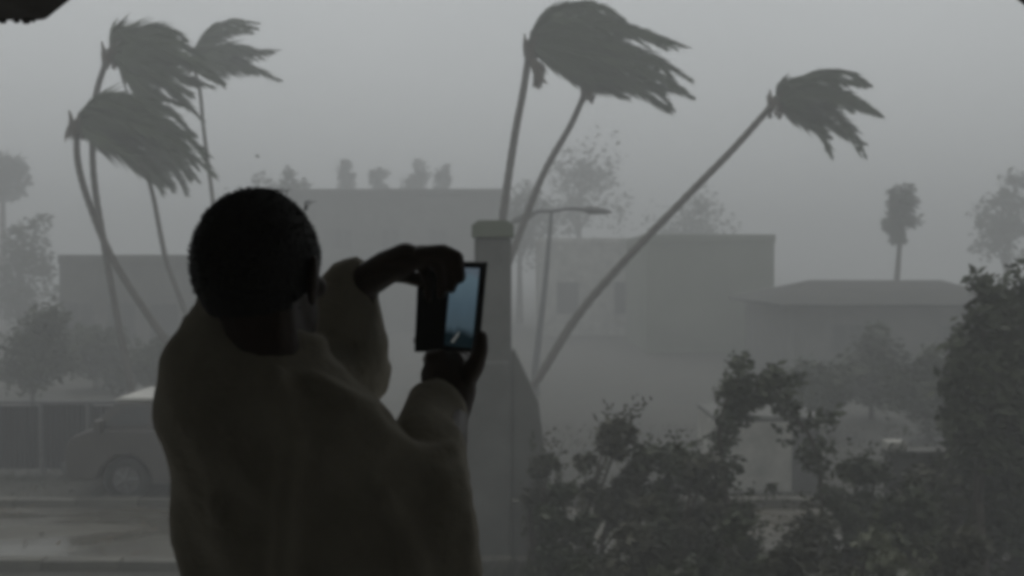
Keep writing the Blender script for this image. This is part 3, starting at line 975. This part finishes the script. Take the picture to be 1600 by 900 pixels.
# ------------------------------------------------------------------ the man filming
def person():
    t = thing('person', 'man in a loose beige top seen from behind, filming the storm with a phone', 'person', (-0.25, 1.48, 2.0))
    yaw = R(-18)
    HM = Matrix.Rotation(yaw, 3, 'Z') @ Matrix.Rotation(R(-6), 3, 'X')
    hc = W(409, 415, 1.45)
    def H(x, y, z): return hc + HM @ Vector((x, y, z))
    body = MB()
    # head
    def skull(dv):
        k = 1.0
        if dv.z < -0.2: k *= 1 - 0.10 * min(1, (-dv.z - 0.2) / 0.6)
        return k
    body.ellipsoid(H(0, -0.008, 0.004), (0.07, 0.09, 0.09), 28, 20, HM, skull)
    body.ellipsoid(H(0, 0.028, -0.062), (0.064, 0.066, 0.072), 22, 16, HM)          # jaw
    body.ellipsoid(H(0, 0.072, -0.108), (0.026, 0.02, 0.02), 14, 10, HM)            # chin
    body.chain([(H(0, 0.088, 0.01), .010), (H(0, 0.106, -0.028), .014), (H(0, 0.103, -0.036), .013)])   # nose
    for s in (-1, 1):
        body.ellipsoid(H(s * .014, .099, -.038), (.011, .011, .009), 10, 8, HM)
        body.ellipsoid(H(s * .038, .07, -.022), (.022, .02, .018), 12, 8, HM)       # cheek
        body.ellipsoid(H(s * .026, .076, .028), (.022, .012, .009), 12, 8, HM)       # brow
        em = HM @ Matrix.Rotation(s * R(22), 3, 'Z')
        body.ellipsoid(H(s * .077, -.002, -.016), (.009, .018, .030), 14, 12, em)    # ear
        body.ellipsoid(H(s * .082, -.009, -.004), (.006, .012, .019), 12, 10, em)
        body.ellipsoid(H(s * .076, .002, -.042), (.007, .009, .011), 10, 8, em)
    body.ellipsoid(H(0, .092, -.068), (.024, .011, .008), 12, 8, HM)                # lips
    body.ellipsoid(H(0, .089, -.08), (.021, .011, .009), 12, 8, HM)
    # neck and trunk
    nb = W(430, 560, 1.48)
    body.chain([(H(0.004, -.014, -.05), .056), (H(0.012, -.012, -.1), .056), (nb, .064)])
    def ell(px, py, d, rx, rd, n=32, ang=0, tilt=0, fb=0):
        c = W(px, py, d)
        ca, sa = math.cos(ang), math.sin(ang)
        pts = []
        for k in range(n):
            a = 2 * math.pi * k / n
            u, v = rx * math.cos(a), rd * math.sin(a)
            pts.append(c + Vector((u * ca - v * sa, u * sa + v * ca, -tilt * u - fb * v)))
        return pts
    body.loft([ell(425, 590, 1.49, .07, .055), ell(410, 650, 1.49, .1, .065), ell(430, 800, 1.5, .105, .07), ell(470, 1000, 1.5, .13, .09), ell(490, 1110, 1.5, .15, .1)])
    # arms
    rs, re, rw = W(505, 672, 1.42), W(672, 760, 1.49), W(702, 640, 1.69)
    ls, le, lw = W(318, 600, 1.55), W(556, 586, 1.83), W(560, 446, 1.77)
    body.chain([(rs, .05), (rs.lerp(re, .5), .045), (re, .04), (re.lerp(rw, .4), .042), (rw, .03)])
    body.chain([(ls, .05), (ls.lerp(le, .5), .045), (le, .036), (le.lerp(lw, .4), .036), (lw, .03)])
    # left hand: bent over the top of the phone
    def Wp(l): return [(W(px, py, d), r) for px, py, d, r in l]
    body.chain(Wp([(564, 444, 1.766, .029), (604, 418, 1.755, .028), (634, 404, 1.748, .026)]))
    for k, (py, dd) in enumerate(((402, -.0), (398, .012), (402, .024), (408, .034))):     # palm as four rays
        body.chain(Wp([(600, 420, 1.75 + dd * .6, .02), (658 - 4 * k, py, 1.735 + dd, .0145)]))
    fing = [
        [(660, 396, 1.728, .0125), (692, 393, 1.712, .0125), (714, 402, 1.699, .0112), (719, 434, 1.692, .0095)],
        [(658, 394, 1.738, .0125), (686, 396, 1.722, .0125), (704, 410, 1.705, .0112), (705, 450, 1.697, .0095)],
        [(654, 400, 1.75, .012), (676, 406, 1.735, .012), (690, 424, 1.718, .0108), (690, 460, 1.71, .009)],
        [(648, 408, 1.76, .0112), (662, 418, 1.75, .010), (670, 440, 1.738, .0088), (670, 466, 1.73, .0078)],
    ]
    for f in fing: body.chain(Wp(f), 12)
    body.chain(Wp([(606, 424, 1.765, .017), (636, 432, 1.79, .013), (662, 440, 1.8, .0115), (680, 440, 1.798, .0095)]), 12)   # thumb behind the cover
    # right hand: cradling the phone from below
    body.chain(Wp([(704, 640, 1.69, .032), (708, 610, 1.705, .037), (706, 586, 1.718, .037), (692, 578, 1.732, .03)]))
    body.chain(Wp([(690, 612, 1.70, .03), (682, 586, 1.725, .026)]))
    for k, (px, py, d2) in enumerate(((728, 566, 1.735), (710, 560, 1.75), (692, 564, 1.758), (676, 574, 1.762))):
        body.chain(Wp([(704, 606, 1.715, .022), (px, py, d2, .0145)]))
    fing = [
        [(728, 566, 1.735, .0125), (716, 535, 1.765, .011), (690, 520, 1.785, .0098), (668, 516, 1.79, .0085)],
        [(710, 560, 1.75, .0125), (692, 536, 1.78, .011), (668, 536, 1.797, .0098), (652, 532, 1.797, .0085)],
        [(692, 566, 1.752, .0118), (670, 562, 1.752, .0108), (672, 556, 1.722, .0095), (690, 552, 1.705, .0082)],
        [(680, 578, 1.75, .011), (668, 578, 1.735, .010), (680, 568, 1.712, .0088), (698, 562, 1.698, .0078)],
    ]
    for f in fing: body.chain(Wp(f), 12)
    body.chain(Wp([(722, 600, 1.70, .019), (742, 572, 1.685, .0155), (751, 545, 1.678, .0125), (752, 526, 1.68, .0105)]), 12)   # thumb along the right edge
    # legs
    for s in (-1, 1):
        hp = Vector((-.26 + s * .085, 1.5 - s * .02, 2.9))
        kn = Vector((-.26 + s * .095, 1.53 - s * .02, 2.48))
        an = Vector((-.26 + s * .1, 1.49 - s * .02, 2.09))
        body.chain([(hp, .085), (kn, .056), (kn.lerp(an, .35), .052), (an, .04)])
        body.chain([(an, .038), (an + Vector((.03, .05, -.045)), .036), (an + Vector((.07, .13, -.06)), .028)])
    o = body.build('body', M['skin'], t)
    remesh(o, .0042, 4)
    # eyes
    for s in (-1, 1):
        e = MB(); e.ellipsoid(H(s * .031, .082, .008), .0105, 16, 12); e.build('eye', M['eye'], t, smooth=True)
    # hair: a close cap that dips under the skin below the hairline
    rng = random.Random(4)
    hb = MB()
    def cap(dv):
        line = -0.42 - 0.0 * dv.x
        front = max(0, dv.y)
        lim = -0.74 + front * 1.05 + (0.28 if abs(dv.x) > .8 and dv.y > -.3 else 0)
        k = 1.0 if dv.z > lim else max(.84, 1 - (lim - dv.z) * .6)
        n1 = noise.noise(dv * 9) * .012 + noise.noise(dv * 30) * .012
        return k + n1
    hb.ellipsoid(H(0, -.013, .002), (.0772, .098, .097), 90, 64, HM, cap)
    for _ in range(2600):
        dv = Vector((rng.gauss(0, 1), rng.gauss(0, 1), rng.gauss(.4, 1))).normalized()
        if dv.z < -.5 + max(0, dv.y) * 1.05: continue
        k = cap(dv)
        p = H(0, -.013, .002) + HM @ Vector((dv.x * .0772, dv.y * .098, dv.z * .097)) * (k - .01)
        nn = (HM @ dv)
        tv = nn.cross(Vector((rng.gauss(0, 1), rng.gauss(0, 1), rng.gauss(0, 1)))).normalized()
        ln = rng.uniform(.002, .005)
        hb.tube([p, p + nn * ln * .6 + tv * ln * .3, p + nn * ln * .9 + tv * ln], [.0011, .0009, .0003], 3, False)
    for px, n in ((418, 14), (432, 10), (404, 8), (478, 4)):       # flyaway tufts
        for _ in range(n):
            q = W(px + rng.gauss(0, 7), 302 if px < 460 else 322, 1.45 + rng.gauss(0, .02))
            v = Vector((rng.uniform(-.3, .9), rng.gauss(0, .3), 1)).normalized()
            ln = rng.uniform(.004, .010)
            hb.tube([q - v * .006, q + v * ln * .6, q + v * ln + Vector((.006, 0, -.001))], [.0009, .0008, .0003], 3, False)
    hb.build('hair', M['hair'], t, smooth=True)
    # loose top
    g = MB()
    TO = [  # py, left px, right px, depth, half depth, sideways tilt, forward tilt
        (508, 338, 494, 1.462, .074, .40, .25), (518, 328, 504, 1.464, .08, .37, .2), (536, 304, 512, 1.468, .09, .28, .1), (550, 276, 520, 1.472, .1, .16, 0), (572, 258, 534, 1.475, .115, .06, 0), (610, 251, 552, 1.475, .125, 0, 0),
        (660, 252, 590, 1.48, .13, 0, 0), (710, 257, 615, 1.485, .13, 0, 0), (770, 276, 655, 1.49, .13, 0, 0), (840, 288, 690, 1.495, .135, 0, 0), (900, 295, 710, 1.5, .14, 0, 0), (1000, 300, 715, 1.5, .145, 0, 0), (1100, 300, 712, 1.5, .15, 0, 0)]
    rings = []
    for py, xl, xr, d2, hd, tl, fb in TO:
        rx = (xr - xl) / 2 / F * d2
        rings.append(ell((xl + xr) / 2, py, d2, rx, min(hd, rx * .95), 40, 0, tl, fb))
    g.loft(rings)
    # rolled edge of the collar
    cr = ell(416, 507, 1.462, .068, .07, 24, 0, .40, .25)
    g.chain([(p, .011) for p in cr + cr[:1]], 8)
    # right shoulder and sleeve
    g.chain([(W(445, 622, 1.44), .07), (W(522, 686, 1.42), .068), (W(600, 750, 1.44), .06), (W(664, 768, 1.48), .056)])
    g.chain([(W(664, 764, 1.48), .056), (W(670, 710, 1.56), .057), (W(670, 668, 1.63), .052), (W(677, 648, 1.655), .044)])
    # cloth hanging below the right arm
    g.loft([ell(640, 735, 1.46, .07, .05), ell(650, 800, 1.46, .074, .055), ell(664, 900, 1.47, .071, .06), ell(668, 1000, 1.48, .07, .06), ell(668, 1090, 1.48, .07, .06)])
    g.chain([(W(492, 600, 1.385), .016), (W(545, 640, 1.375), .018), (W(600, 694, 1.392), .018), (W(650, 716, 1.43), .016), (W(706, 704, 1.49), .012)], 10)
    g.chain([(W(430, 600, 1.365), .014), (W(455, 690, 1.352), .016), (W(448, 790, 1.352), .014), (W(440, 900, 1.352), .012)], 10)
    g.chain([(W(600, 770, 1.385), .014), (W(640, 850, 1.40), .015), (W(655, 960, 1.405), .014)], 10)
    g.chain([(W(300, 590, 1.385), .012), (W(330, 680, 1.37), .014), (W(345, 800, 1.37), .013)], 10)
    # left sleeve, across the chest and up to the wrist
    g.chain([(W(320, 605, 1.53), .07), (W(440, 600, 1.68), .062), (W(558, 588, 1.83), .05), (W(552, 520, 1.81), .049), (W(544, 456, 1.78), .042)])
    def cuff(c, ax, r, th):
        ax = ax.normalized()
        u = ax.cross(Vector((0, 0, 1) if abs(ax.z) < .9 else (1, 0, 0))).normalized()
        v = ax.cross(u)
        ring = [c + (u * math.cos(k * math.pi / 8) + v * math.sin(k * math.pi / 8)) * r for k in range(17)]
        g.chain([(p, th) for p in ring], 8)
    cuff(W(547, 446, 1.78), W(547, 446, 1.78) - W(552, 520, 1.81), .036, .009)
    cuff(W(680, 640, 1.662), W(681, 628, 1.672) - W(672, 655, 1.64), .038, .009)
    so = g.build('loose_top', M['cloth'], t)
    remesh(so, .006, 6)
    me = so.data
    for v in me.vertices:
        p = v.co
        # hanging folds on the body, rings of creases near the bent elbow and at the cuffs
        f1 = noise.noise(Vector((p.x * 11, p.y * 11, p.z * 1.8))) * .021 + .006
        f2 = noise.noise(Vector((p.x * 9 + p.z * 11, p.y * 9, p.z * 10))) * .012
        fr = math.sin(p.x * 62 + p.z * 30 + noise.noise(Vector((p.x * 5, p.y * 5, p.z * 4))) * 5) * .0035
        f3 = noise.noise(Vector((p.x * 38, p.y * 38, p.z * 14))) * .002
        a = math.exp(-((p - re).length / .11) ** 2)
        f4 = math.sin((p.x * .6 + p.z * .8 - p.y * .2) * 150 + noise.noise(p * 20) * 2.5) * .004 * a
        a2 = math.exp(-((p - W(575, 560, 1.83)).length / .08) ** 2)
        f5 = math.sin((p.z + p.x * .4) * 140 + noise.noise(p * 22) * 2) * .004 * a2
        v.co = p + v.normal * (f1 + f2 + fr + f3 + f4 + f5)
    me.update()
    remesh(so, .006, 5)
    # trousers and shoes
    tr = MB()
    tr.chain([(Vector((-.32, 1.5, 2.93)), .115), (Vector((-.2, 1.5, 2.93)), .115)])
    for s in (-1, 1):
        x = -.26 + s * .09
        y = 1.5 - s * .02
        tr.chain([(Vector((x, y, 2.88)), .098), (Vector((x + s * .005, y + .03, 2.48)), .075), (Vector((x + s * .01, y, 2.13)), .066)])
    q = tr.build('trousers', M['trouser'], t); remesh(q, .01, 4)
    for s in (-1, 1):
        sh = MB()
        an = Vector((-.26 + s * .1, 1.49 - s * .02, 2.05))
        sh.chain([(an + Vector((-.01, -.03, 0)), .047), (an + Vector((.03, .05, -.003)), .047), (an + Vector((.08, .16, -.01)), .038)])
        q = sh.build('shoe', M['rubber'], t); remesh(q, .006, 3)
person()

def phone():
    c = W(722, 478, 1.715)
    t = thing('phone', 'black phone in an open folio case, its screen glowing blue grey', 'phone', c)
    d_ = (CAM - c).normalized()
    # local frame: right along the width (nearer to the camera on the right), up along the height
    up = Vector((.095, .06, 1)).normalized()
    ri = Vector((math.cos(R(43)), -math.sin(R(43)), 0))
    ri = (ri - up * ri.dot(up)).normalized()
    nn = ri.cross(up).normalized()          # away from or towards the camera
    if nn.dot(d_) < 0: nn = -nn
    m = Matrix((ri, up, nn)).transposed().to_4x4()
    m.translation = c
    hw, hh = .0345, .070
    b = MB(); b.box((-hw, -hh, -.008), (hw, hh, 0), m); b.build('case', M['phone'], t, bevel=.003, seg=3)
    sm = bpy.data.materials.new('lit_screen')
    sm.use_nodes = True
    n = sm.node_tree
    n.nodes.clear()
    o = n.nodes.new('ShaderNodeOutputMaterial'); e = n.nodes.new('ShaderNodeEmission')
    tcn = n.nodes.new('ShaderNodeTexCoord'); sp = n.nodes.new('ShaderNodeSeparateXYZ')
    n.links.new(tcn.outputs['UV'], sp.inputs[0])
    nz2 = n.nodes.new('ShaderNodeTexNoise'); nz2.inputs['Scale'].default_value = 3.5
    n.links.new(tcn.outputs['UV'], nz2.inputs['Vector'])
    ad = n.nodes.new('ShaderNodeMath'); ad.operation = 'MULTIPLY_ADD'
    ad.inputs[1].default_value = .22
    n.links.new(nz2.outputs[0], ad.inputs[0]); n.links.new(sp.outputs[1], ad.inputs[2])
    r = n.nodes.new('ShaderNodeValToRGB')
    cr = r.color_ramp
    cr.elements[0].position = .24; cr.elements[0].color = (.004, .008, .010, 1)
    cr.elements[1].position = .36; cr.elements[1].color = (.04, .06, .074, 1)
    for pos, col in ((.62, (.048, .074, .094, 1)), (.95, (.07, .105, .128, 1)), (1.0, (.07, .09, .11, 1))):
        x = cr.elements.new(pos); x.color = col
    n.links.new(ad.outputs[0], r.inputs[0]); n.links.new(r.outputs[0], e.inputs[0]); n.links.new(e.outputs[0], o.inputs[0])
    b = MB()
    a0, b0 = hw - .0035, hh - .006
    b.add([m @ Vector(p) for p in ((-a0, -b0, .0006), (a0, -b0, .0006), (a0, b0 - .004, .0006), (-a0, b0 - .004, .0006))], [(0, 1, 2, 3)])
    s = b.build('screen', sm, t)
    uv = s.data.uv_layers.new(name='UVMap')
    co = {}
    mi = m.inverted()
    for lp in s.data.loops:
        q = mi @ s.data.vertices[lp.vertex_index].co
        uv.data[lp.index].uv = ((q.x + a0) / (2 * a0), (q.y + b0) / (2 * b0))
    # pale streak of the road in the picture on the screen
    wm = bpy.data.materials.new('screen_streak'); wm.use_nodes = True
    wn = wm.node_tree; wn.nodes.clear()
    o = wn.nodes.new('ShaderNodeOutputMaterial'); e = wn.nodes.new('ShaderNodeEmission'); e.inputs[0].default_value = (.13, .135, .13, 1)
    wn.links.new(e.outputs[0], o.inputs[0])
    b = MB(); b.add([m @ Vector(p) for p in ((-.016, -.058, .0009), (-.011, -.058, .0009), (.0, -.044, .0009), (-.001, -.040, .0009), (-.006, -.047, .0009))], [(0, 1, 2, 3, 4)])
    b.build('screen_streak', wm, s)
    b = MB(); b.box((-.008, hh - .0045, .0002), (.008, hh - .003, .0008), m); b.build('earpiece', M['metal'], t)
    # folio cover opened to the left
    mc = m @ Matrix.Translation((-hw, 0, -.004)) @ Matrix.Rotation(R(-4), 4, 'Y') @ Matrix.Rotation(R(5), 4, 'Z')
    b = MB(); b.box((-.081, -.074, -.002), (-.001, .071, .002), mc); b.build('folio_cover', M['folio'], t, bevel=.0015)
    b = MB(); b.box((-hw - .003, -.071, -.0115), (hw + .0015, .071, -.0085), m); b.build('folio_back', M['folio'], t, bevel=.0015)
phone()
